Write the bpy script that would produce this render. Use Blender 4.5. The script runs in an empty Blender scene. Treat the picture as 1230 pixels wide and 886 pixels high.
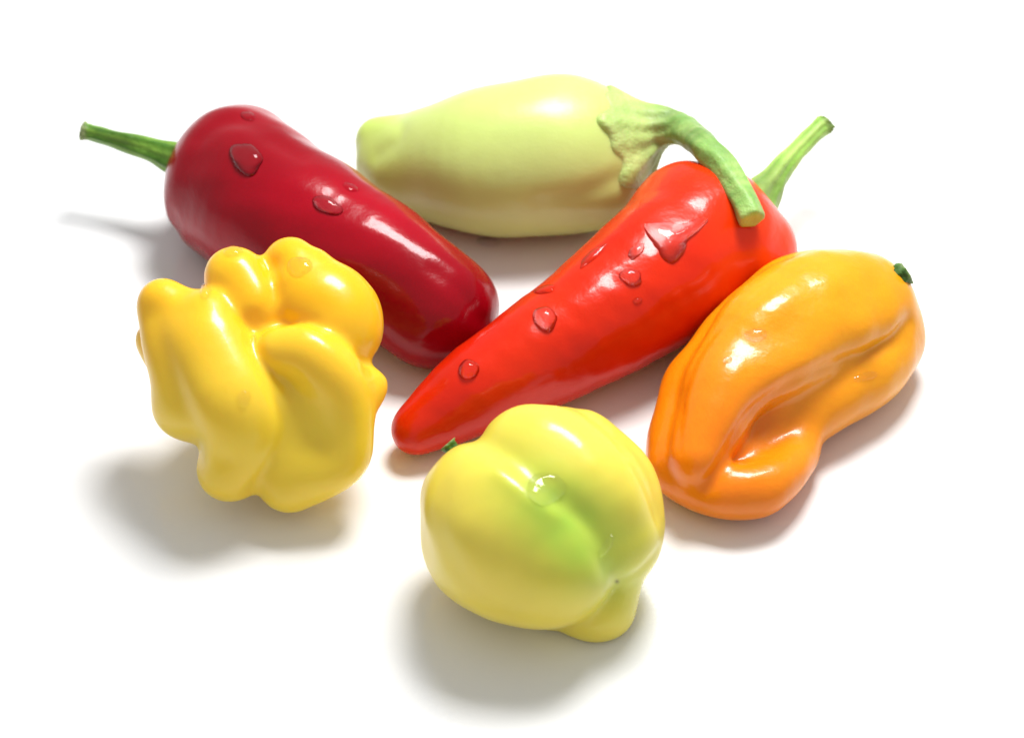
import bpy, math, random
import numpy as np
from mathutils import Vector, Matrix

sc = bpy.context.scene
CM = 0.01
# ------------------------------------------------------------------ camera
ELEV = math.radians(42.0)
DIST = 55.0                       # cm from the middle of the table top
FPX = 3630.0                      # focal length in pixels of a 1230 wide frame
Tw = np.array([0.0, -math.cos(ELEV), math.sin(ELEV)])     # towards the camera
Rt = np.array([1.0, 0.0, 0.0])
Up = np.array([0.0, math.sin(ELEV), math.cos(ELEV)])
CAM = Tw * DIST
cd = bpy.data.cameras.new('camera')
cam = bpy.data.objects.new('camera', cd)
sc.collection.objects.link(cam)
cam.location = Vector(CAM * CM)
cam.rotation_euler = (math.radians(90) - ELEV, 0, 0)
cd.sensor_width = 36.0
cd.lens = 36.0 * FPX / 1230.0
cd.clip_start = 0.01
cd.clip_end = 50
cd.dof.use_dof = True
cd.dof.focus_distance = (DIST - 3.0) * CM
cd.dof.aperture_fstop = 22
sc.camera = cam
# ------------------------------------------------------------------ light
world = bpy.data.worlds.new('World')
sc.world = world
world.use_nodes = True
bg = world.node_tree.nodes['Background']
bg.inputs[0].default_value = (0.95, 0.975, 1.0, 1)
bg.inputs[1].default_value = 0.51

def area(name, loc, target, sx, sy, power, col):
    l = bpy.data.lights.new(name, 'AREA')
    l.shape = 'RECTANGLE'; l.size = sx; l.size_y = sy
    l.energy = power; l.color = col
    o = bpy.data.objects.new(name, l)
    sc.collection.objects.link(o)
    o.location = loc
    o.rotation_euler = (Vector(target) - Vector(loc)).to_track_quat('-Z', 'Y').to_euler()
    return o
area('key_softbox', (0.072, 0.155, 0.37), (0.0, 0.0, 0.01), 0.16, 0.13, 2.5, (1.0, 0.995, 0.985))
sc.view_settings.view_transform = 'Standard'
sc.view_settings.look = 'None'
sc.view_settings.exposure = 0.0
sc.view_settings.gamma = 1.0

# ------------------------------------------------------------------ pixel frame helpers (cm)
def ray(px, py):
    return -Tw + Rt * (px - 615.0) / FPX + Up * (443.0 - py) / FPX

class Frame:
    """local frame of one pepper: its middle and its distance"""
    def __init__(s, px, py, hpx):
        r = ray(px, py); h = 0.0
        for _ in range(6):
            dep = (h - CAM[2]) / r[2]
            h = hpx * dep / FPX
        s.dep = dep; s.k = dep / FPX
        s.c = CAM + r * dep; s.py = py; s.h = hpx
    def pt(s, px, py, d):
        return CAM + ray(px, py) * (s.dep - d * s.k)
    def rad(s, r, d=0):
        return r * (s.dep - d * s.k) / FPX
    def zd(s, py, z):
        """distance towards the camera that puts a point of that picture height at height z"""
        return (z - s.h - (s.py - py) * math.cos(ELEV)) / math.sin(ELEV)
    def ground(s):
        return np.array([s.c[0], s.c[1], 0.0])

# ------------------------------------------------------------------ signed distance shapes
def smin(a, b, k):
    h = np.maximum(k - np.abs(a - b), 0) / k
    return np.minimum(a, b) - h * h * k * 0.25
def smax(a, b, k):
    return -smin(-a, -b, k)
def catmull(P, n=4):
    P = np.asarray(P, float)
    if len(P) < 3: 
        t = np.linspace(0, 1, n + 1)[:, None]
        return P[0] * (1 - t) + P[-1] * t
    Q = np.vstack([2 * P[0] - P[1], P, 2 * P[-1] - P[-2]])
    out = []
    for i in range(1, len(Q) - 2):
        for j in range(n):
            t = j / n
            out.append(0.5 * ((2 * Q[i]) + (-Q[i-1] + Q[i+1]) * t + (2*Q[i-1] - 5*Q[i] + 4*Q[i+1] - Q[i+2]) * t*t
                              + (-Q[i-1] + 3*Q[i] - 3*Q[i+1] + Q[i+2]) * t**3))
    out.append(P[-1])
    return np.array(out)
def seg_chain(X, C):
    """C: (n,4) points with radius. distance to the tapered chain"""
    C = C.astype(np.float32)
    best = None
    for a, b in zip(C[:-1], C[1:]):
        ab = b[:3] - a[:3]
        L = max(float(ab @ ab), 1e-8)
        v = X - a[:3]
        t = np.clip((v @ ab) / L, 0, 1)
        q = v - t[:, None] * ab
        d = np.sqrt(np.einsum('ij,ij->i', q, q)) - (a[3] + t * (b[3] - a[3]))
        best = d if best is None else np.minimum(best, d)
    return best
class Chain:
    def __init__(s, fr, pts, n=5):
        P = np.array([list(fr.pt(x, y, d)) + [fr.rad(r, d)] for x, y, d, r in pts])
        s.C = catmull(P, n) if len(P) > 1 else np.vstack([P, P + [0, 0, 1e-3, 0]])
    def __call__(s, X): return seg_chain(X, s.C)
class Ell:
    """ellipsoid with half sizes along image right, image up, towards the camera, turned by ang in the picture plane"""
    def __init__(s, fr, x, y, d, rx, ry, rz, ang=0):
        s.c = fr.pt(x, y, d).astype(np.float32)
        a = math.radians(ang)
        e1 = Rt * math.cos(a) + Up * math.sin(a); e2 = -Rt * math.sin(a) + Up * math.cos(a)
        s.M = np.array([e1, e2, Tw]).astype(np.float32)
        s.r = np.array([fr.rad(rx, d), fr.rad(ry, d), fr.rad(rz, d)], np.float32)
    def __call__(s, X):
        q = (X - s.c) @ s.M.T
        k0 = np.sqrt(((q / s.r) ** 2).sum(1)); k1 = np.sqrt(((q / s.r ** 2) ** 2).sum(1))
        return k0 * (k0 - 1) / np.maximum(k1, 1e-6)

class Body:
    def __init__(s, frame, seed=1, wob=0.012):
        s.fr = frame; s.ops = []; s.mods = []; s.ph = np.random.RandomState(seed)
        s.w = [(s.ph.normal(0, 1, 3) * f, s.ph.uniform(0, 6.28), a) for f, a in
               [(0.9, wob*1.6)] * 3 + [(1.9, wob)] * 4 + [(4.2, wob * 0.35)] * 4]
    def add(s, prim, k=0.3): s.ops.append((prim, k, +1)); return s
    def chain(s, pts, k=20, n=5): return s.add(Chain(s.fr, pts, n), k * s.fr.k)
    def chainz(s, pts, k=20, n=5):
        return s.chain([(x, y, s.fr.zd(y, z), r) for x, y, z, r in pts], k, n)
    def ell(s, *a, k=20): return s.add(Ell(s.fr, *a), k * s.fr.k)
    def cut(s, prim, k=0.2): s.ops.append((prim, k, -1)); return s
    def cutchain(s, pts, k=15, n=3): return s.cut(Chain(s.fr, pts, n), k * s.fr.k)
    def base(s, X):
        d = None
        for p, k, sg in s.ops:
            e = p(X)
            if d is None: d = e
            elif sg > 0: d = smin(d, e, k)
            else: d = smax(d, -e, k)
        return d
    def __call__(s, X):
        X = np.asarray(X, np.float32)
        d = s.base(X)
        for C, w, a in s.mods:
            e = seg_chain(X, C)
            d = d + a * np.exp(-(e / w) ** 2)
        for v, p, a in s.w:
            d = d + a * np.sin(X @ v.astype(np.float32) + p)
        return smax(d, -X[:, 2], 0.12)
    def hit(s, PX, f=None):
        """first point of the skin seen through photo positions PX (n,2)"""
        f = f or s
        R = np.array([ray(x, y) for x, y in PX])
        t = np.full(len(R), s.fr.dep - 4.5)
        for _ in range(70):
            P = CAM + R * t[:, None]
            d = f(P); t = t + np.clip(d, -.2, .5) * 0.6
            t = np.minimum(t, s.fr.dep + 3)
        return CAM + R * t[:, None]
    def line(s, px, w=5, depth=4, n=5):
        """groove (depth>0) or ridge (depth<0) along a line on the skin"""
        P = catmull(np.array(px, float), n)
        Q = s.hit(P, lambda X: s(X))
        C = np.hstack([Q, np.zeros((len(Q), 1))])
        s.mods.append((C, w * s.fr.k, depth * s.fr.k))
        return s
    def dot(s, x, y, w=8, depth=4):
        Q = s.hit(np.array([[x, y]]))
        C = np.array([list(Q[0]) + [0], list(Q[0] + [0, 0, 1e-3]) + [0]])
        s.mods.append((C, w * s.fr.k, depth * s.fr.k))
        return s
    def normal(s, P, e=0.02):
        P = np.asarray(P, np.float32)
        g = np.stack([s(P + np.eye(3, dtype=np.float32)[i] * e) - s(P - np.eye(3, dtype=np.float32)[i] * e) for i in range(3)], 1)
        return g / np.maximum(np.linalg.norm(g, axis=1, keepdims=True), 1e-6)

def surface(f, lo, hi, h):
    """contour the distance field f: returns vertices and quads"""
    B = 6
    n = (np.ceil((hi - lo) / (h * B)).astype(int)) * B
    nb = n // B
    g = [np.arange(k) for k in nb]
    bi = np.stack(np.meshgrid(*g, indexing='ij'), -1).reshape(-1, 3)
    cen = lo + (bi * B + (B - 1) / 2) * h
    dc = f(cen)
    full = np.repeat(np.repeat(np.repeat(dc.reshape(nb), B, 0), B, 1), B, 2).astype(np.float32)
    act = bi[np.abs(dc) < h * B * 1.25]
    off = np.stack(np.meshgrid(*[np.arange(B)] * 3, indexing='ij'), -1).reshape(-1, 3)
    for s0 in range(0, len(act), 2000):
        idx = (act[s0:s0+2000, None] * B + off[None]).reshape(-1, 3)
        full[idx[:, 0], idx[:, 1], idx[:, 2]] = f(lo + idx * h)
    ins = full < 0
    cnt = np.zeros(np.array(n) - 1, np.int32)
    corners = [(i, j, k) for i in (0, 1) for j in (0, 1) for k in (0, 1)]
    sl = lambda c: tuple(slice(c[a], n[a] - 1 + c[a]) for a in range(3))
    for c in corners: cnt += ins[sl(c)]
    cells = np.argwhere((cnt > 0) & (cnt < 8))
    vid = np.full(cnt.shape, -1, np.int64)
    vid[cells[:, 0], cells[:, 1], cells[:, 2]] = np.arange(len(cells))
    acc = np.zeros((len(cells), 3)); num = np.zeros(len(cells))
    for a in range(3):
        for c in corners:
            if c[a]: continue
            c2 = list(c); c2[a] = 1
            p1 = cells + c; p2 = cells + c2
            v1 = full[p1[:, 0], p1[:, 1], p1[:, 2]]; v2 = full[p2[:, 0], p2[:, 1], p2[:, 2]]
            m = (v1 < 0) != (v2 < 0)
            t = np.where(m, v1 / np.where(m, v1 - v2, 1), 0)
            pos = np.tile(np.array(c, float), (len(cells), 1)); pos[:, a] += t
            acc[m] += pos[m]; num += m
    V = lo + (cells + acc / num[:, None]) * h
    for _ in range(2):
        e = 0.5 * h
        d0 = f(V)
        G = np.stack([f(V + np.eye(3)[i] * e) - f(V - np.eye(3)[i] * e) for i in range(3)], 1) / (2 * e)
        st = (d0[:, None] * G / np.maximum((G * G).sum(1, keepdims=True), 0.05))
        V = V - np.clip(st, -0.5 * h, 0.5 * h)
    quads = []
    for a in range(3):
        b, c = (a + 1) % 3, (a + 2) % 3
        s1 = [slice(1, n[i] - 1) for i in range(3)]; s1[a] = slice(0, n[a] - 1)
        s2 = [slice(1, n[i] - 1) for i in range(3)]; s2[a] = slice(1, n[a])
        A = ins[tuple(s1)]; Bq = ins[tuple(s2)]
        for flip in (0, 1):
            E = np.argwhere((A & ~Bq) if not flip else (~A & Bq))
            if not len(E): continue
            o = np.ones(3, int); o[a] = 0
            E = E + o
            def vv(db, dc):
                q = E.copy(); q[:, b] -= db; q[:, c] -= dc
                return vid[q[:, 0], q[:, 1], q[:, 2]]
            q = np.stack([vv(0, 0), vv(1, 0), vv(1, 1), vv(0, 1)], 1)
            if flip: q = q[:, ::-1]
            quads.append(q)
    Q = np.vstack(quads)
    return V, Q[(Q >= 0).all(1)]

# ------------------------------------------------------------------ object helpers
def relax(V, Q, it=16, lam=0.5):
    E = np.vstack([Q[:, [0, 1]], Q[:, [1, 2]], Q[:, [2, 3]], Q[:, [3, 0]]])
    E = np.vstack([E, E[:, ::-1]])
    deg = np.maximum(np.bincount(E[:, 0], minlength=len(V)), 1)[:, None]
    for _ in range(it):
        A = np.stack([np.bincount(E[:, 0], weights=V[E[:, 1], k], minlength=len(V)) for k in range(3)], 1) / deg
        V = V + (A - V) * lam
    return V
def make_mesh(name, V, F, mat, parent=None, origin=(0, 0, 0), col=None, smooth=True):
    me = bpy.data.meshes.new(name)
    V = (np.asarray(V) - np.asarray(origin)) * CM
    if isinstance(F, np.ndarray):
        me.vertices.add(len(V)); me.vertices.foreach_set('co', V.astype(np.float32).ravel())
        me.loops.add(F.size); me.loops.foreach_set('vertex_index', F.astype(np.int32).ravel())
        me.polygons.add(len(F)); me.polygons.foreach_set('loop_start', (np.arange(len(F)) * F.shape[1]).astype(np.int32))
        me.update(calc_edges=True)
    else:
        me.from_pydata([tuple(v) for v in V], [], F)
    me.validate()
    if smooth: me.polygons.foreach_set('use_smooth', [True] * len(me.polygons))
    if col is not None:
        at = me.color_attributes.new('skin', 'FLOAT_COLOR', 'POINT')
        c4 = np.ones((len(V), 4), np.float32); c4[:, :3] = col
        at.data.foreach_set('color', c4.ravel())
    me.materials.append(mat)
    o = bpy.data.objects.new(name, me)
    sc.collection.objects.link(o)
    if parent: o.parent = parent
    else: o.location = Vector(np.asarray(origin) * CM)
    return o
def thing(name, label, cat, loc):
    o = bpy.data.objects.new(name, None)
    o.empty_display_size = 0.01
    sc.collection.objects.link(o)
    o.location = Vector(np.asarray(loc) * CM)
    o['label'] = label; o['category'] = cat
    return o

# ------------------------------------------------------------------ materials
def skin_material(name, rough=0.3, coat=0.35, coat_rough=0.13, sss=0.25, rad=(1, .35, .08), mott=0.08, bump=0.15, fine=1.0, spec=.32):
    m = bpy.data.materials.new(name); m.use_nodes = True
    nt = m.node_tree; N = nt.nodes; L = nt.links
    b = N['Principled BSDF']
    at = N.new('ShaderNodeAttribute'); at.attribute_name = 'skin'
    tc = N.new('ShaderNodeTexCoord')
    n1 = N.new('ShaderNodeTexNoise'); n1.inputs['Scale'].default_value = 90; n1.inputs['Detail'].default_value = 4
    L.new(tc.outputs['Object'], n1.inputs['Vector'])
    hs = N.new('ShaderNodeHueSaturation')
    mr = N.new('ShaderNodeMapRange'); mr.inputs['To Min'].default_value = 1 - mott; mr.inputs['To Max'].default_value = 1 + mott
    mr.inputs['From Min'].default_value = .3; mr.inputs['From Max'].default_value = .7
    L.new(n1.outputs['Fac'], mr.inputs['Value']); L.new(mr.outputs[0], hs.inputs['Value'])
    L.new(at.outputs['Color'], hs.inputs['Color'])
    L.new(hs.outputs[0], b.inputs['Base Color'])
    b.inputs['Roughness'].default_value = rough
    b.inputs['IOR'].default_value = 1.4
    b.inputs['Specular IOR Level'].default_value = spec
    b.inputs['Coat Weight'].default_value = coat
    b.inputs['Coat Roughness'].default_value = coat_rough
    b.inputs['Subsurface Weight'].default_value = sss
    b.inputs['Subsurface Radius'].default_value = rad
    b.inputs['Subsurface Scale'].default_value = 0.0035
    # skin relief: soft dimples and a fine grain
    n2 = N.new('ShaderNodeTexNoise'); n2.inputs['Scale'].default_value = 420; n2.inputs['Detail'].default_value = 3
    n3 = N.new('ShaderNodeTexNoise'); n3.inputs['Scale'].default_value = 2600; n3.inputs['Detail'].default_value = 2
    for n in (n2, n3): L.new(tc.outputs['Object'], n.inputs['Vector'])
    b1 = N.new('ShaderNodeBump'); b1.inputs['Strength'].default_value = bump; b1.inputs['Distance'].default_value = 0.0006
    b2 = N.new('ShaderNodeBump'); b2.inputs['Strength'].default_value = 0.16 * fine; b2.inputs['Distance'].default_value = 0.00012
    L.new(n2.outputs['Fac'], b1.inputs['Height']); L.new(n3.outputs['Fac'], b2.inputs['Height'])
    L.new(b1.outputs[0], b2.inputs['Normal'])
    L.new(b2.outputs[0], b.inputs['Normal'])
    b3 = N.new('ShaderNodeBump'); b3.inputs['Strength'].default_value = bump * 0.6; b3.inputs['Distance'].default_value = 0.0004
    L.new(n2.outputs['Fac'], b3.inputs['Height']); L.new(b3.outputs[0], b.inputs['Coat Normal'])
    return m
M_dark = skin_material('dark_red_skin', coat_rough=0.1, coat=.3, rough=.22, spec=.14, rad=(1, .05, .05), sss=.12)
M_red = skin_material('red_skin', coat_rough=0.12, coat=.3, rough=.26, spec=.22, rad=(1, .15, .03), sss=.2, bump=.22)
M_org = skin_material('orange_skin', coat_rough=0.12, rough=.3, rad=(1, .45, .03), sss=.4, bump=.26)
M_yel = skin_material('yellow_skin', coat_rough=0.12, rough=.33, rad=(1, .6, .1), sss=.5, bump=.1, mott=.04, fine=.5)
M_lim = skin_material('lime_yellow_skin', coat_rough=0.14, rough=.36, rad=(1, .75, .15), sss=.5, bump=.08, mott=.04, fine=.4)
M_pal = skin_material('pale_green_skin', coat_rough=0.27, rough=.38, coat=.35, rad=(.9, 1, .4), sss=.4, bump=.12, mott=.04)
def stem_material():
    m = skin_material('stem_skin', rough=.48, coat=.12, coat_rough=.3, rad=(.5, 1, .2), sss=.2, mott=.35, bump=1.0, fine=6)
    return m
M_stem = stem_material()
def water_material(name='water', bend=.24, thick=True):
    m = bpy.data.materials.new(name); m.use_nodes = True
    nt = m.node_tree; N = nt.nodes; L = nt.links
    b = N['Principled BSDF']
    b.inputs['Base Color'].default_value = (1, 1, 1, 1)
    b.inputs['Roughness'].default_value = 0.0
    b.inputs['IOR'].default_value = 1.333
    b.inputs['Transmission Weight'].default_value = 1.0
    # thin water passes most light straight on to the skin below; the rest bends and glints
    tr = N.new('ShaderNodeBsdfTransparent'); gl = N.new('ShaderNodeBsdfGlossy'); gl.inputs['Roughness'].default_value = 0.03
    fr = N.new('ShaderNodeFresnel'); fr.inputs['IOR'].default_value = 1.36
    m1 = N.new('ShaderNodeMixShader'); m2 = N.new('ShaderNodeMixShader')
    # the glint belongs to the outer face of the water only
    ge = N.new('ShaderNodeNewGeometry'); iv = N.new('ShaderNodeMath'); iv.operation = 'SUBTRACT'; iv.inputs[0].default_value = 1
    mu = N.new('ShaderNodeMath'); mu.operation = 'MULTIPLY'
    L.new(ge.outputs['Backfacing'], iv.inputs[1]); L.new(iv.outputs[0], mu.inputs[0]); L.new(fr.outputs[0], mu.inputs[1])
    L.new(fr.outputs[0] if thick else mu.outputs[0], m1.inputs[0]); L.new(tr.outputs[0], m1.inputs[1]); L.new(gl.outputs[0], m1.inputs[2])
    m2.inputs[0].default_value = bend
    L.new(m1.outputs[0], m2.inputs[1]); L.new(b.outputs[0], m2.inputs[2])
    L.new(m2.outputs[0], N['Material Output'].inputs['Surface'])
    return m
M_water = water_material()
M_film = water_material('water_film', .5, False)
def table_material():
    m = bpy.data.materials.new('white_tabletop'); m.use_nodes = True
    nt = m.node_tree; b = nt.nodes['Principled BSDF']
    tc = nt.nodes.new('ShaderNodeTexCoord')
    n = nt.nodes.new('ShaderNodeTexNoise'); n.inputs['Scale'].default_value = 25; n.inputs['Detail'].default_value = 6
    nt.links.new(tc.outputs['Object'], n.inputs['Vector'])
    r = nt.nodes.new('ShaderNodeValToRGB')
    r.color_ramp.elements[0].color = (.86, .86, .865, 1); r.color_ramp.elements[1].color = (.9, .9, .9, 1)
    nt.links.new(n.outputs['Fac'], r.inputs[0]); nt.links.new(r.outputs[0], b.inputs['Base Color'])
    n2 = nt.nodes.new('ShaderNodeTexNoise'); n2.inputs['Scale'].default_value = 900; n2.inputs['Detail'].default_value = 3
    nt.links.new(tc.outputs['Object'], n2.inputs['Vector'])
    bp = nt.nodes.new('ShaderNodeBump'); bp.inputs['Strength'].default_value = .05; bp.inputs['Distance'].default_value = .0005
    nt.links.new(n2.outputs['Fac'], bp.inputs['Height']); nt.links.new(bp.outputs[0], b.inputs['Normal'])
    b.inputs['Roughness'].default_value = 0.16
    b.inputs['IOR'].default_value = 1.5
    return m
# ------------------------------------------------------------------ the white surface
T = make_mesh('tabletop', [(-400, -400, 0), (400, -400, 0), (400, 400, 0), (-400, 400, 0)], [(0, 1, 2, 3)], table_material(), smooth=False)
T['kind'] = 'structure'

# ------------------------------------------------------------------ builders
VOX = 0.045
def finish(body, root, name, mat, colf, vox=VOX):
    pts = np.vstack([p.C[:, :3] - p.C[:, 3:4] for p, k, s in body.ops if s > 0 and isinstance(p, Chain)] +
                    [p.C[:, :3] + p.C[:, 3:4] for p, k, s in body.ops if s > 0 and isinstance(p, Chain)] +
                    [(p.c + sg * p.r.max())[None] for p, k, s in body.ops if s > 0 and isinstance(p, Ell) for sg in (-1, 1)])
    lo = pts.min(0) - 0.25; hi = pts.max(0) + 0.25
    lo[2] = min(lo[2], -0.2)
    V, Q = surface(body, lo, hi, vox)
    V = relax(V, Q)
    V[:, 2] = np.maximum(V[:, 2], 0.0)
    o = make_mesh(name, V, Q, mat, root, body.fr.ground(), colf(V))
    return o
def to_px(V):
    q = V - CAM
    dep = -(q @ Tw)
    return 615 + (q @ Rt) / dep * FPX, 443 - (q @ Up) / dep * FPX
def mixc(a, b, t):
    t = np.clip(t, 0, 1)[:, None]
    return np.array(a) * (1 - t) + np.array(b) * t
def wavy(V, seed, f=1.2):
    rs = np.random.RandomState(seed); o = 0
    for i in range(6):
        v = rs.normal(0, 1, 3) * f * (1 + i * .4)
        o = o + np.sin(V @ v + rs.uniform(0, 6.28)) / (1 + i * .4)
    return o / 3.0
def tube(name, fr, pts, root, colf, ribs=5, ribd=0.15, sides=40, n=10, cut=True, seed=0, world=None, mat=None, twist=0.6):
    P = np.array([list(fr.pt(x, y, d)) + [fr.rad(r, d)] for x, y, d, r in pts]) if world is None else np.array(world, float)
    C = catmull(P, n)
    rs = np.random.RandomState(seed)
    V = []; N = len(C); F = []
    T0 = np.gradient(C[:, :3], axis=0); T0 /= np.linalg.norm(T0, axis=1, keepdims=True)
    a = np.cross(T0[0], [0.13, 0.2, 1.0]); a /= np.linalg.norm(a)
    ph = rs.uniform(0, 6.28, 4)
    fr_ = []
    for i in range(N):
        a = a - T0[i] * (a @ T0[i]); a /= np.linalg.norm(a)
        bb = np.cross(T0[i], a)
        th = np.linspace(0, 2 * np.pi, sides, endpoint=False)
        u = i / (N - 1)
        rr = C[i, 3] * (1 + ribd * (1.0 - .3 * u) * (np.cos(ribs * th + ph[0] + twist * u) * .6 + .4 * np.cos((ribs * 2 - 1) * th + ph[1] - u))
                        + .05 * np.sin(2 * th + 5 * u + ph[2]) + .025 * np.sin(3 * th + 17 * u + ph[3]))
        rr = rr * (1 + rs.normal(0, .03 + .07 * max(0, u - .88) / .12, sides) * (u > .88) + .04 * np.sin(9 * u * 6.28 / 2 + 2 * th))
        V.append(C[i, :3] + np.outer(np.cos(th) * rr, a) + np.outer(np.sin(th) * rr, bb))
        fr_.append((T0[i].copy(), u))
    U = np.repeat([u for _, u in fr_], sides)
    # rounded rim and a slightly sunken cut face
    end = V[-1]; c = end.mean(0); r = C[-1, 3]
    for sc_, push in ((.93, .07), (.8, .1), (.5, .05), (.15, -.03)):
        V.append(c + (end - c) * sc_ + T0[-1] * r * push)
    U = np.concatenate([U, np.repeat([1.02, 1.06, 1.1, 1.1], sides)])
    for i in range(len(V) - 1):
        for j in range(sides):
            k = (j + 1) % sides
            F.append((i * sides + j, i * sides + k, (i + 1) * sides + k, (i + 1) * sides + j))
    F.append(tuple(range((len(V) - 1) * sides, len(V) * sides)))
    F.append(tuple(range(sides))[::-1])
    V = np.vstack(V)
    th = np.tile(np.linspace(0, 2 * np.pi, sides, endpoint=False), len(V) // sides)
    return make_mesh(name, V, F, mat or M_stem, root, fr.ground(), colf(V, U, th))

#@@PEPPERS@@
# ================================================================== dark red chili (back left)
fA = Frame(400, 295, 84)
A = Body(fA, 3, .010)
A.chainz([(288, 224, 82, 80), (335, 252, 91, 92), (400, 295, 88, 90), (470, 338, 77, 78), (525, 368, 66, 67)], 30)
A.chainz([(292, 204, 86, 74), (302, 216, 86, 74)], 40)
A.chainz([(262, 245, 62, 56), (300, 266, 64, 60)], 40)
A.chainz([(525, 350, 60, 48), (557, 368, 52, 41)], 25)
A.chainz([(512, 395, 46, 44), (545, 390, 46, 44)], 30)
A.cutchain([(200, 188, A.fr.zd(188, 88), 14), (228, 198, A.fr.zd(198, 88), 8)], 26)
A.line([(600, 383), (580, 385), (556, 352), (520, 325)], 9, 3.0)
A.line([(208, 262), (215, 300), (240, 335), (280, 370)], 10, 4)
A.line([(230, 300), (300, 340), (380, 390)], 22, 2)
A.line([(240, 165), (262, 150), (300, 150), (360, 190)], 14, 3)
rootA = thing('chili_pepper', 'dark crimson red chili pepper with a straight green stem, lying behind the knobbly yellow one', 'chili pepper', fA.ground())
def colA(V):
    x, y = to_px(V); w = wavy(V, 5, 1.0)
    c = mixc((.36, .0003, .010), (.25, .0003, .006), .5 + .7 * w)
    return c
finish(A, rootA, 'pepper_body', M_dark, colA)
def stemcol(base, lite, tip, seed, t0=.9):
    def f(V, U, th):
        w = wavy(V, seed, 4.0)
        c = mixc(base, lite, .5 + .3 * w + .35 * np.cos(5 * th))
        e = (U > 1.01).astype(float) * .8 + np.clip((U - t0 + .08 * wavy(V, seed + 1, 9)) * 6, 0, .8) * (U <= 1.01)
        return c * (1 - e[:, None]) + np.array(tip) * e[:, None]
    return f
gA = stemcol((.06, .17, .012), (.22, .40, .05), (.30, .29, .17), 2)
tube('stem', fA, [(x, y, fA.zd(y, z), r) for x, y, z, r in [(252, 202, 92, 34), (228, 194, 92, 26), (205, 189, 93, 18), (178, 179, 95, 13.5), (140, 168, 98, 10.5), (115, 161, 100, 9.5), (99, 157, 102, 11)]], rootA, gA, seed=3)

# ================================================================== pale green pepper (back)
fB = Frame(620, 195, 92)
B = Body(fB, 8, .010)
B.chainz([(456, 170, 52, 31), (490, 182, 58, 46), (535, 193, 72, 68), (590, 194, 88, 88), (650, 189, 93, 93), (682, 188, 91, 88), (690, 187, 88, 82)], 20)
B.chainz([(462, 198, 40, 36), (500, 210, 54, 50), (560, 205, 74, 68)], 12)
B.chainz([(680, 205, 76, 70), (713, 215, 74, 57)], 24)
B.chainz([(680, 165, 100, 68), (690, 168, 98, 64)], 30)
B.line([(760, 260), (715, 262), (650, 262)], 14, 3)
B.line([(742, 215), (700, 235), (650, 245)], 12, 4)
B.line([(478, 138), (482, 155), (474, 172), (452, 186)], 12, 3)
rootB = thing('chili_pepper', 'pale yellow green pepper with a long curved green stem, at the back', 'chili pepper', fB.ground())
def colB(V):
    x, y = to_px(V); w = wavy(V, 15, .8)
    c = mixc((.50, .64, .15), (.58, .67, .21), .5 + .7 * w)
    c = c * (1 - .6 * np.clip((500 - x) / 60, 0, 1)[:, None]) + np.array((.50, .66, .10)) * .6 * np.clip((500 - x) / 60, 0, 1)[:, None]
    return c
finish(B, rootB, 'pepper_body', M_pal, colB)
gB = stemcol((.17, .36, .05), (.40, .58, .15), (.45, .50, .22), 6)
# ================================================================== bright red chili (middle)
fC = Frame(720, 375, 78)
Cc = Body(fC, 12, .010)
Cc.chainz([(501, 515, 33, 32), (532, 493, 43, 43), (572, 469, 53, 53), (643, 430, 66, 66), (724, 379, 79, 79), (792, 328, 88, 88), (838, 292, 86, 86)], 20)
Cc.chainz([(860, 290, 80, 80), (896, 302, 66, 62)], 35)
Cc.chainz([(824, 256, 96, 58), (838, 266, 92, 64)], 35)
Cc.line([(620, 492), (700, 452), (790, 400), (860, 370)], 20, 3)
Cc.line([(700, 330), (760, 290), (820, 250)], 24, 2)
rootC = thing('chili_pepper', 'bright red tapered chili pepper with droplets, lying in the middle of the group', 'chili pepper', fC.ground())
def colC(V):
    x, y = to_px(V); w = wavy(V, 25, .8)
    c = mixc((.70, .028, .001), (.60, .014, .001), .5 + .6 * w)
    t = np.clip((x - 830) / 120, 0, 1) * .8
    return c * (1 - t[:, None]) + np.array((.78, .055, .002)) * t[:, None]
finish(Cc, rootC, 'pepper_body', M_red, colC)
gC = stemcol((.16, .33, .04), (.34, .48, .12), (.09, .11, .035), 9, .88)
tube('stem', fC, [(x, y, fC.zd(y, z), r) for x, y, z, r in [(895, 262, 84, 36), (912, 240, 86, 25), (928, 218, 88, 17), (948, 192, 90, 12.5), (968, 171, 92, 10.5), (984, 155, 94, 11), (993, 149, 95, 11.5)]], rootC, gC, seed=7)

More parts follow.
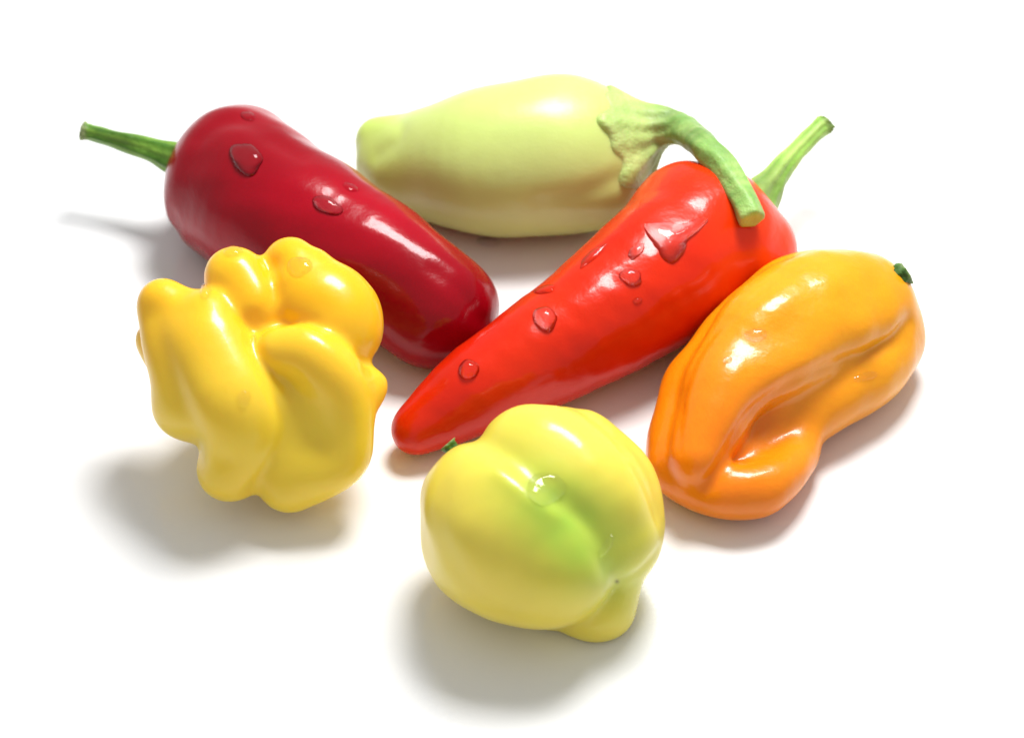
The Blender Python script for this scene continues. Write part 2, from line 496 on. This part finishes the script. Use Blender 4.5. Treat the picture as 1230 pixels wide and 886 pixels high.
# long curved stem of the pale pepper with its ragged calyx, resting over the shoulder of the red one
class CalyxStem:
    def __init__(s, body, cx, cy, cz, R, pts, lobes, seed, n=8, thick=0.07, k=30):
        fr = body.fr
        s.b = body; s.c0 = fr.pt(cx, cy, fr.zd(cy, cz))
        for _ in range(12): s.c0 = s.c0 - body.normal(s.c0[None])[0] * float(body(s.c0[None])[0]) * .7
        s.n = body.normal(s.c0[None])[0]
        s.u = np.cross(s.n, [0, 0, 1.0]); s.u /= np.linalg.norm(s.u); s.v = np.cross(s.n, s.u)
        s.R = R * fr.k; s.t = thick; s.k = k * fr.k; s.lobes = lobes
        s.ph = np.random.RandomState(seed).uniform(0, 6.28, 6)
        P = np.array([list(fr.pt(x, y, d)) + [fr.rad(r, d)] for x, y, d, r in pts])
        s.C = catmull(P, n)
    def __call__(s, X):
        X = np.asarray(X, np.float32)
        q = X - s.c0.astype(np.float32)
        ph = np.arctan2(q @ s.v, q @ s.u); rho = np.sqrt((q * q).sum(1))
        Rr = s.R * (1 + .06 * np.cos(s.lobes * ph + s.ph[0]) + .05 * np.cos(3 * ph + s.ph[1]) + .05 * np.cos(11 * ph + s.ph[2]))
        th = s.t * (1 + .5 * np.cos(s.lobes * ph + s.ph[0]))
        shell = smax(s.b.base(X) - th, rho - Rr, .08)
        d = smin(shell, seg_chain(X, s.C), s.k)
        far = np.clip(rho / (s.R * 2.2), 0, 1)
        d = d + .028 * np.cos(s.lobes * ph * 2 + s.ph[3]) * np.clip(1.3 - rho / s.R, 0, 1) * np.clip(rho / s.R * 2, 0, 1)
        # lengthwise ribs of the stalk
        ax = s.C[:, :3].astype(np.float32); j = np.zeros(len(X), int); bd = np.full(len(X), 1e9, np.float32)
        for i in range(len(ax)):
            e = ((X - ax[i]) ** 2).sum(1); m = e < bd; bd[m] = e[m]; j[m] = i
        tg = np.gradient(ax, axis=0); tg /= np.linalg.norm(tg, axis=1, keepdims=True)
        a0 = np.cross(tg, np.array([.3, 1, .2])); a0 /= np.linalg.norm(a0, axis=1, keepdims=True); b0 = np.cross(tg, a0)
        v = X - ax[j]; an = np.arctan2((v * b0[j]).sum(1), (v * a0[j]).sum(1))
        d = d + .018 * np.cos(5 * an + 1 + .15 * j) * np.clip(rho / s.R - .6, 0, 1)
        d = d + .008 * np.sin(X @ np.array([3.1, -2, 2.7], np.float32) * 2)
        tt = s.C[-1, :3] - s.C[-3, :3]; tt /= np.linalg.norm(tt)
        near = (rho > s.R * 1.8)
        d = np.where(near, smax(d, ((X - s.C[-1, :3].astype(np.float32)) @ tt.astype(np.float32)) - .02, .05), d)
        return smax(d, -(s.b.base(X) + .12), .05)
def build_calyx(cs, fr, root, name, mat, colf, vox=.04):
    lo = np.minimum((cs.C[:, :3] - cs.C[:, 3:4]).min(0), cs.c0 - cs.R * 1.4) - .2
    hi = np.maximum((cs.C[:, :3] + cs.C[:, 3:4]).max(0), cs.c0 + cs.R * 1.4) + .2
    V, Q = surface(cs, lo, hi, vox)
    V = relax(V, Q, 4)
    return make_mesh(name, V, Q, mat, root, fr.ground(), colf(V))
hp = Cc.hit(np.array([[900., 250.], [906., 266.]]))
dd = [float((p - fB.c) @ Tw / fB.k) for p in hp]
print('stem rest', dd)
e1 = dd[0] + 20
z2 = lambda y, z: fB.zd(y, z)
csB = CalyxStem(B, 765, 170, 110, 77, [(730, 174, z2(174, 100), 48), (750, 168, z2(168, 108), 44), (772, 158, z2(158, 118), 33), (795, 152, z2(152, 130), 24), (820, 156, z2(156, 142), 19), (848, 178, e1 - 72, 17), (873, 206, e1 - 42, 17), (890, 234, e1 - 16, 16), (903, 264, e1 + 4, 16.5)], 6, 4)
def colcB(V):
    x, y = to_px(V); w = wavy(V, 61, 4.0); w2 = wavy(V, 62, 9.0)
    c = mixc((.32, .47, .12), (.48, .58, .20), .5 + .5 * w)
    t = np.clip((x - 775) / 40, 0, 1) * (.7 + .4 * w2)
    c = c * (1 - t[:, None]) + np.array((.18, .36, .08)) * t[:, None]
    e = np.clip((y - 245) / 20, 0, 1)[:, None] * .5 * (x > 860)[:, None]
    return c * (1 - e) + np.array((.42, .46, .16)) * e
build_calyx(csB, fB, rootB, 'stem', M_stem, colcB)

# ================================================================== orange habanero (right)
fD = Frame(945, 460, 78)
D = Body(fD, 21, .018)
D.ell(950, 450, D.fr.zd(450, 66), 92, 52, 42, 38, k=20)
D.chainz([(1035, 365, 88, 56), (1000, 368, 98, 66), (945, 392, 108, 72), (884, 441, 106, 55), (854, 502, 90, 40), (838, 550, 72, 30)], 12)
D.chainz([(1048, 384, 101, 32), (1000, 403, 113, 34), (950, 430, 122, 34), (893, 463, 112, 32), (868, 498, 100, 26)], 30)
D.chainz([(1010, 360, 72, 58), (960, 362, 76, 56), (895, 408, 72, 54), (847, 460, 64, 48), (822, 515, 54, 40), (810, 560, 42, 32)], 6)
D.chainz([(1064, 402, 52, 48), (1040, 440, 50, 48), (1008, 470, 48, 42), (968, 512, 42, 32), (954, 550, 36, 28), (922, 588, 38, 32), (870, 590, 38, 31), (825, 574, 36, 30)], 7)
D.chainz([(940, 470, 62, 46), (915, 525, 38, 38), (893, 558, 32, 32)], 14)
D.chainz([(1040, 352, 92, 42), (1060, 376, 84, 40)], 22)
D.cutchain([(1093, 325, D.fr.zd(325, 92), 8), (1080, 340, D.fr.zd(340, 92), 4)], 20)
D.line([(1092, 385), (1060, 415), (1000, 438), (950, 460), (900, 498), (873, 545), (850, 585)], 7, 9)
D.dot(962, 350, 26, 2.5)
D.dot(1035, 392, 22, -3)
D.dot(905, 425, 24, 2)
D.dot(1000, 335, 20, -2)
D.line([(968, 312), (900, 362), (850, 410), (822, 470), (814, 540)], 4.5, 5)
D.line([(1000, 340), (930, 370), (870, 440), (850, 520)], 20, -2)
rootD = thing('habanero_pepper', 'orange wrinkled habanero with deep folds and a tiny stem, at the right', 'habanero', fD.ground())
def colD(V):
    x, y = to_px(V); w = wavy(V, 35, .8)
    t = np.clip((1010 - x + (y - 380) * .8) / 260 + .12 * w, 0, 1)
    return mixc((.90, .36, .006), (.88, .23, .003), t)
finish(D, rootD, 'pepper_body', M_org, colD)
gD = stemcol((.03, .09, .01), (.08, .20, .03), (.28, .34, .12), 12)
tube('stem', fD, [(x, y, fD.zd(y, z), r) for x, y, z, r in [(1056, 352, 112, 20), (1072, 338, 122, 14), (1088, 327, 130, 14)]], rootD, gD, ribs=5, ribd=.14, n=8, seed=9)

# ================================================================== lime and yellow habanero (front)
fE = Frame(650, 628, 105)
E = Body(fE, 31, .012)
E.ell(652, 620, -12, 122, 118, 98, 0, k=20)
E.chain([(568, 565, -5, 34), (590, 603, 15, 80), (616, 636, 24, 105), (640, 658, 34, 96), (655, 668, 42, 88), (667, 673, 46, 78)], 20)
E.chain([(636, 543, 5, 60), (665, 560, 14, 70), (700, 595, 22, 78), (736, 640, 18, 60)], 22)
E.chain([(690, 552, -22, 66), (728, 590, -20, 64), (747, 628, -12, 54), (750, 646, -4, 49)], 10)
E.chain([(700, 600, 20, 70), (728, 648, 26, 54)], 20)
E.chain([(660, 700, -14, 58), (700, 704, -12, 64), (714, 719, -8, 55)], 4)
E.chain([(738, 665, 0, 48), (730, 690, -6, 44)], 14)
E.chain([(550, 606, -24, 46), (550, 640, -20, 48), (568, 664, -10, 56)], 30)
E.line([(530, 590), (530, 640), (552, 690), (580, 722)], 18, 2.5)
E.line([(565, 522), (600, 540), (640, 570), (675, 600), (705, 635), (730, 680)], 15, 6.5)
E.line([(597, 567), (640, 602), (690, 632), (728, 675)], 8, -3)
E.line([(632, 764), (680, 757), (718, 738), (745, 700)], 5, 5)
E.line([(640, 500), (680, 515), (712, 555)], 14, -2)
E.line([(692, 488), (735, 525), (772, 575), (790, 625)], 7, 3)
E.line([(660, 484), (712, 510), (750, 560), (765, 610)], 14, -2)
E.line([(744, 699), (768, 686), (790, 662)], 6, 5)
E.dot(739, 698, 10, 5)
rootE = thing('habanero_pepper', 'round lime and yellow habanero with a green blush, nearest the viewer', 'habanero', fE.ground())
def colE(V):
    x, y = to_px(V); w = wavy(V, 45, .9)
    c = mixc((.86, .70, .10), (.88, .67, .08), .5 + .6 * w)
    # green blush running along the fold to the blossom end
    ux, uy = (x - 680) * .72 + (y - 620) * .69, -(x - 680) * .69 + (y - 620) * .72
    g = np.exp(-((ux - 8) / 118) ** 2 - ((uy - 4) / 60) ** 2) * np.clip(.88 + .12 * w + .12 * wavy(V, 71, 5), 0, 1)
    g = g[:, None]
    c = c * (1 - g) + np.array((.34, .58, .06)) * g
    b = np.exp(-(((x - 741) ** 2 + (y - 698) ** 2) / 5.0))[:, None]
    return c * (1 - b) + np.array((.12, .08, .02)) * b
finish(E, rootE, 'pepper_body', M_lim, colE)
tube('stem', fE, [(556, 552, -35, 12), (545, 541, -35, 9), (538, 533, -35, 10)], rootE, gD, ribs=5, ribd=.12, n=8, seed=11)

# ================================================================== knobbly yellow habanero (left)
fF = Frame(312, 450, 130)
Fb = Body(fF, 41, .012)
Fb.ell(312, 455, -20, 98, 105, 85, 0, k=20)
Fb.chain([(250, 382, 32, 36), (256, 425, 42, 54), (272, 468, 50, 64), (288, 505, 50, 56), (286, 540, 42, 46), (277, 560, 32, 41)], 12)
Fb.chain([(198, 368, 10, 34), (210, 405, 20, 40), (222, 450, 26, 42), (228, 482, 22, 46)], 26)
Fb.chain([(198, 366, 10, 30), (224, 370, 20, 28), (250, 376, 30, 31)], 12)
Fb.chain([(283, 335, 2, 43), (304, 372, 14, 40)], 9)
Fb.chain([(348, 320, -15, 38), (360, 330, -8, 40)], 12)
Fb.chain([(362, 352, -2, 46), (388, 374, 2, 58), (401, 388, 4, 61)], 10)
Fb.chain([(335, 421, 58, 30), (373, 425, 62, 36), (408, 462, 60, 35), (421, 508, 52, 32), (409, 555, 36, 34), (350, 579, 22, 38)], 7)
Fb.chain([(410, 488, 30, 42), (434, 470, 20, 30), (454, 463, 14, 12)], 18)
Fb.chain([(186, 408, -25, 23), (200, 430, -20, 26)], 6)
Fb.chain([(355, 490, 16, 48), (355, 545, 22, 46)], 30)
Fb.line([(182, 380), (192, 420), (208, 462), (232, 512), (240, 548)], 18, 5)
Fb.line([(300, 412), (316, 448), (335, 488), (342, 520), (326, 556), (300, 590)], 7, 6)
Fb.line([(325, 318), (332, 345), (318, 372), (305, 395)], 8, 4)
Fb.line([(305, 398), (335, 386), (372, 388), (405, 410), (440, 447)], 6, 4)
Fb.line([(325, 312), (350, 318), (380, 292)], 10, 2.5)
Fb.dot(300, 385, 12, 6)
Fb.dot(268, 553, 12, 4)
Fb.dot(222, 350, 12, 4)
rootF = thing('habanero_pepper', 'knobbly bright yellow habanero with bulging lobes, at the left', 'habanero', fF.ground())
def colF(V):
    x, y = to_px(V); w = wavy(V, 55, .9)
    return mixc((.91, .48, .006), (.90, .65, .05), .15 + .4 * w + np.clip((y - 360) / 200, 0, .85))
finish(Fb, rootF, 'pepper_body', M_yel, colF)

# ================================================================== water droplets
def droplet(body, cx, cy, rx, ry, ang, h, label, irr=0.06, seed=0, radii=None, flat=2.4):
    """a lens of water on the skin: its outline is laid on the skin round (cx, cy), its dome rises along the skin's normal"""
    NA, NR = 48, 9
    rs = np.random.RandomState(seed + int(cx))
    th = np.linspace(0, 2 * np.pi, NA, endpoint=False)
    if radii is not None:
        ra = np.array(radii, float)
        rr = np.interp(np.degrees(th), np.append(ra[:, 0], 360), np.append(ra[:, 1], ra[0, 1])) / rx
    else:
        rr = 1 + irr * (np.cos(2 * th + rs.uniform(0, 6)) + .8 * np.cos(3 * th + rs.uniform(0, 6)) + .5 * np.cos(5 * th + rs.uniform(0, 6)))
    a = math.radians(ang)
    PX = [(cx, cy)]; rho = [0.0]
    for i in range(1, NR + 1):
        q = math.sin(i / NR * math.pi / 2)
        ex = np.cos(th) * rx * rr * q; ey = np.sin(th) * ry * rr * q
        PX += list(zip(cx + ex * math.cos(a) + ey * math.sin(a), cy + ex * math.sin(a) - ey * math.cos(a)))
        rho += [q] * NA
    PX = np.array(PX); rho = np.array(rho)
    k = fC.k
    if body is not None:
        P = body.hit(PX); Nn = body.normal(P)
        nc = Nn[:1 + NA * 3].mean(0); nc /= np.linalg.norm(nc)
        Nn = Nn * .5 + nc * .5; Nn /= np.linalg.norm(Nn, axis=1, keepdims=True)
    else:
        R_ = np.array([ray(x, y) for x, y in PX]); P = CAM + R_ * (-CAM[2] / R_[:, 2])[:, None]
        Nn = np.tile([0, 0, 1.0], (len(P), 1))
    H = h * k * (1 - rho ** flat) ** .62
    top = P + Nn * H[:, None]
    bot = P - Nn * .025 * (1 if body is not None else .04)
    V = np.vstack([top, bot]); n = len(top); F = []
    for o, fl in ((0, False), (n, True)):
        for j in range(NA):
            k2 = (j + 1) % NA
            f = [o, o + 1 + j, o + 1 + k2]; F.append(tuple(f[::-1] if fl else f))
            for i in range(NR - 1):
                f = [o + 1 + i * NA + j, o + 1 + (i + 1) * NA + j, o + 1 + (i + 1) * NA + k2, o + 1 + i * NA + k2]
                F.append(tuple(f[::-1] if fl else f))
    e = 1 + (NR - 1) * NA
    for j in range(NA):
        k2 = (j + 1) % NA
        F.append((e + j, n + e + j, n + e + k2, e + k2))
    org = P[0]
    o = make_mesh('water_droplet', V, F, M_film if body in (D, E, Fb) else M_water, None, org)
    import bmesh
    bm = bmesh.new(); bm.from_mesh(o.data); bmesh.ops.recalc_face_normals(bm, faces=bm.faces); bm.to_mesh(o.data); bm.free()
    o['label'] = label; o['category'] = 'water droplet'; o['group'] = 'water droplets on the peppers'
    return o
W = [
 (A, 296, 191, 20, 18, 10, 9, 'large squarish water droplet near the stem end of the dark red chili', .10, None),
 (A, 298, 140, 9, 5, 20, 3, 'small water droplet on the upper shoulder of the dark red chili', .08, None),
 (A, 393, 247, 19, 10, 18, 7, 'oval water droplet halfway along the dark red chili', .07, None),
 (A, 421, 225, 10, 4, 28, 2, 'thin water droplet near the upper edge of the dark red chili', .08, None),
 (Cc, 563, 444, 12.5, 12, 0, 9, 'round water droplet nearest the tip of the bright red chili', .04, None),
 (Cc, 655, 383, 14, 15, 0, 10, 'round water droplet in the middle of the bright red chili', .07, None),
 (Cc, 655, 348, 12, 5, -20, 3, 'flat water droplet on the upper side of the bright red chili', .12, None),
 (Cc, 712, 307, 22, 4.5, -38, 3, 'long thin streak of water on the bright red chili', .12, None),
 (Cc, 758, 333, 14, 10, 10, 7, 'small domed water droplet just below the big wet patch on the red chili', .08, None),
 (Cc, 764, 302, 13, 6, -45, 4, 'slanting bean shaped water droplet beside the big wet patch', .10, None),
 (Cc, 766, 361, 6, 3.5, -10, 2, 'tiny water droplet on the shaded flank of the bright red chili', .05, None),
 (Cc, 808, 290, 25, 25, 0, 8, 'largest spreading puddle of water on the bright red chili', .0,
    [(0, 17), (15, 24), (26, 40), (31, 52), (38, 50), (50, 28), (70, 21), (90, 22), (110, 25), (130, 29), (146, 38), (152, 42), (158, 36), (180, 25), (210, 20), (240, 24), (270, 27), (300, 21), (330, 18)]),
 (D, 908, 402, 14, 7.5, -5, 4, 'oval water droplet on the glossy back of the orange habanero', .05, None),
 (D, 874, 432, 5.5, 4, -15, 3.5, 'tiny bead of water low on the glossy lobe of the orange habanero', .05, None),
 (D, 1040, 452, 15, 5, -12, 1.8, 'faint flat water droplet on the lower right lobe of the orange habanero', .06, None),
 (E, 656, 586, 24, 19, -10, 8, 'large domed water droplet on the green blush of the front habanero', .04, None),
 (E, 728, 655, 15, 6, -58, 5, 'elongated water droplet in the fold of the front habanero', .05, None),
 (Fb, 280, 302, 11, 6, -8, 3.5, 'water droplet on top of the small middle lobe of the yellow habanero', .05, None),
 (Fb, 360, 320, 16, 11, -5, 5.5, 'large water droplet on the upper right lobe of the yellow habanero', .05, None),
 (Fb, 247, 350, 7, 9, 10, 5, 'water droplet at the top of the left ridge of the yellow habanero', .05, None),
 (Fb, 293, 478, 8, 10, 0, 3, 'nearly invisible water droplet low on the left ridge of the yellow habanero', .05, None),
 (Fb, 305, 408, 3.5, 7, 0, 3, 'tiny water droplet in the crease between lobes of the yellow habanero', .05, None),
 (None, 586, 291, 13, 5, 0, 5, 'small water droplet on the tabletop below the pale green pepper', .06, None),
]
for (b, x, y, rx, ry, an, h, lab, irr, rad) in W:
    droplet(b, x, y, rx, ry, an, h, lab, irr, radii=rad)
for r in (rootA, rootB, rootC, rootD, rootE, rootF): r['group'] = 'fresh peppers on the white tabletop'
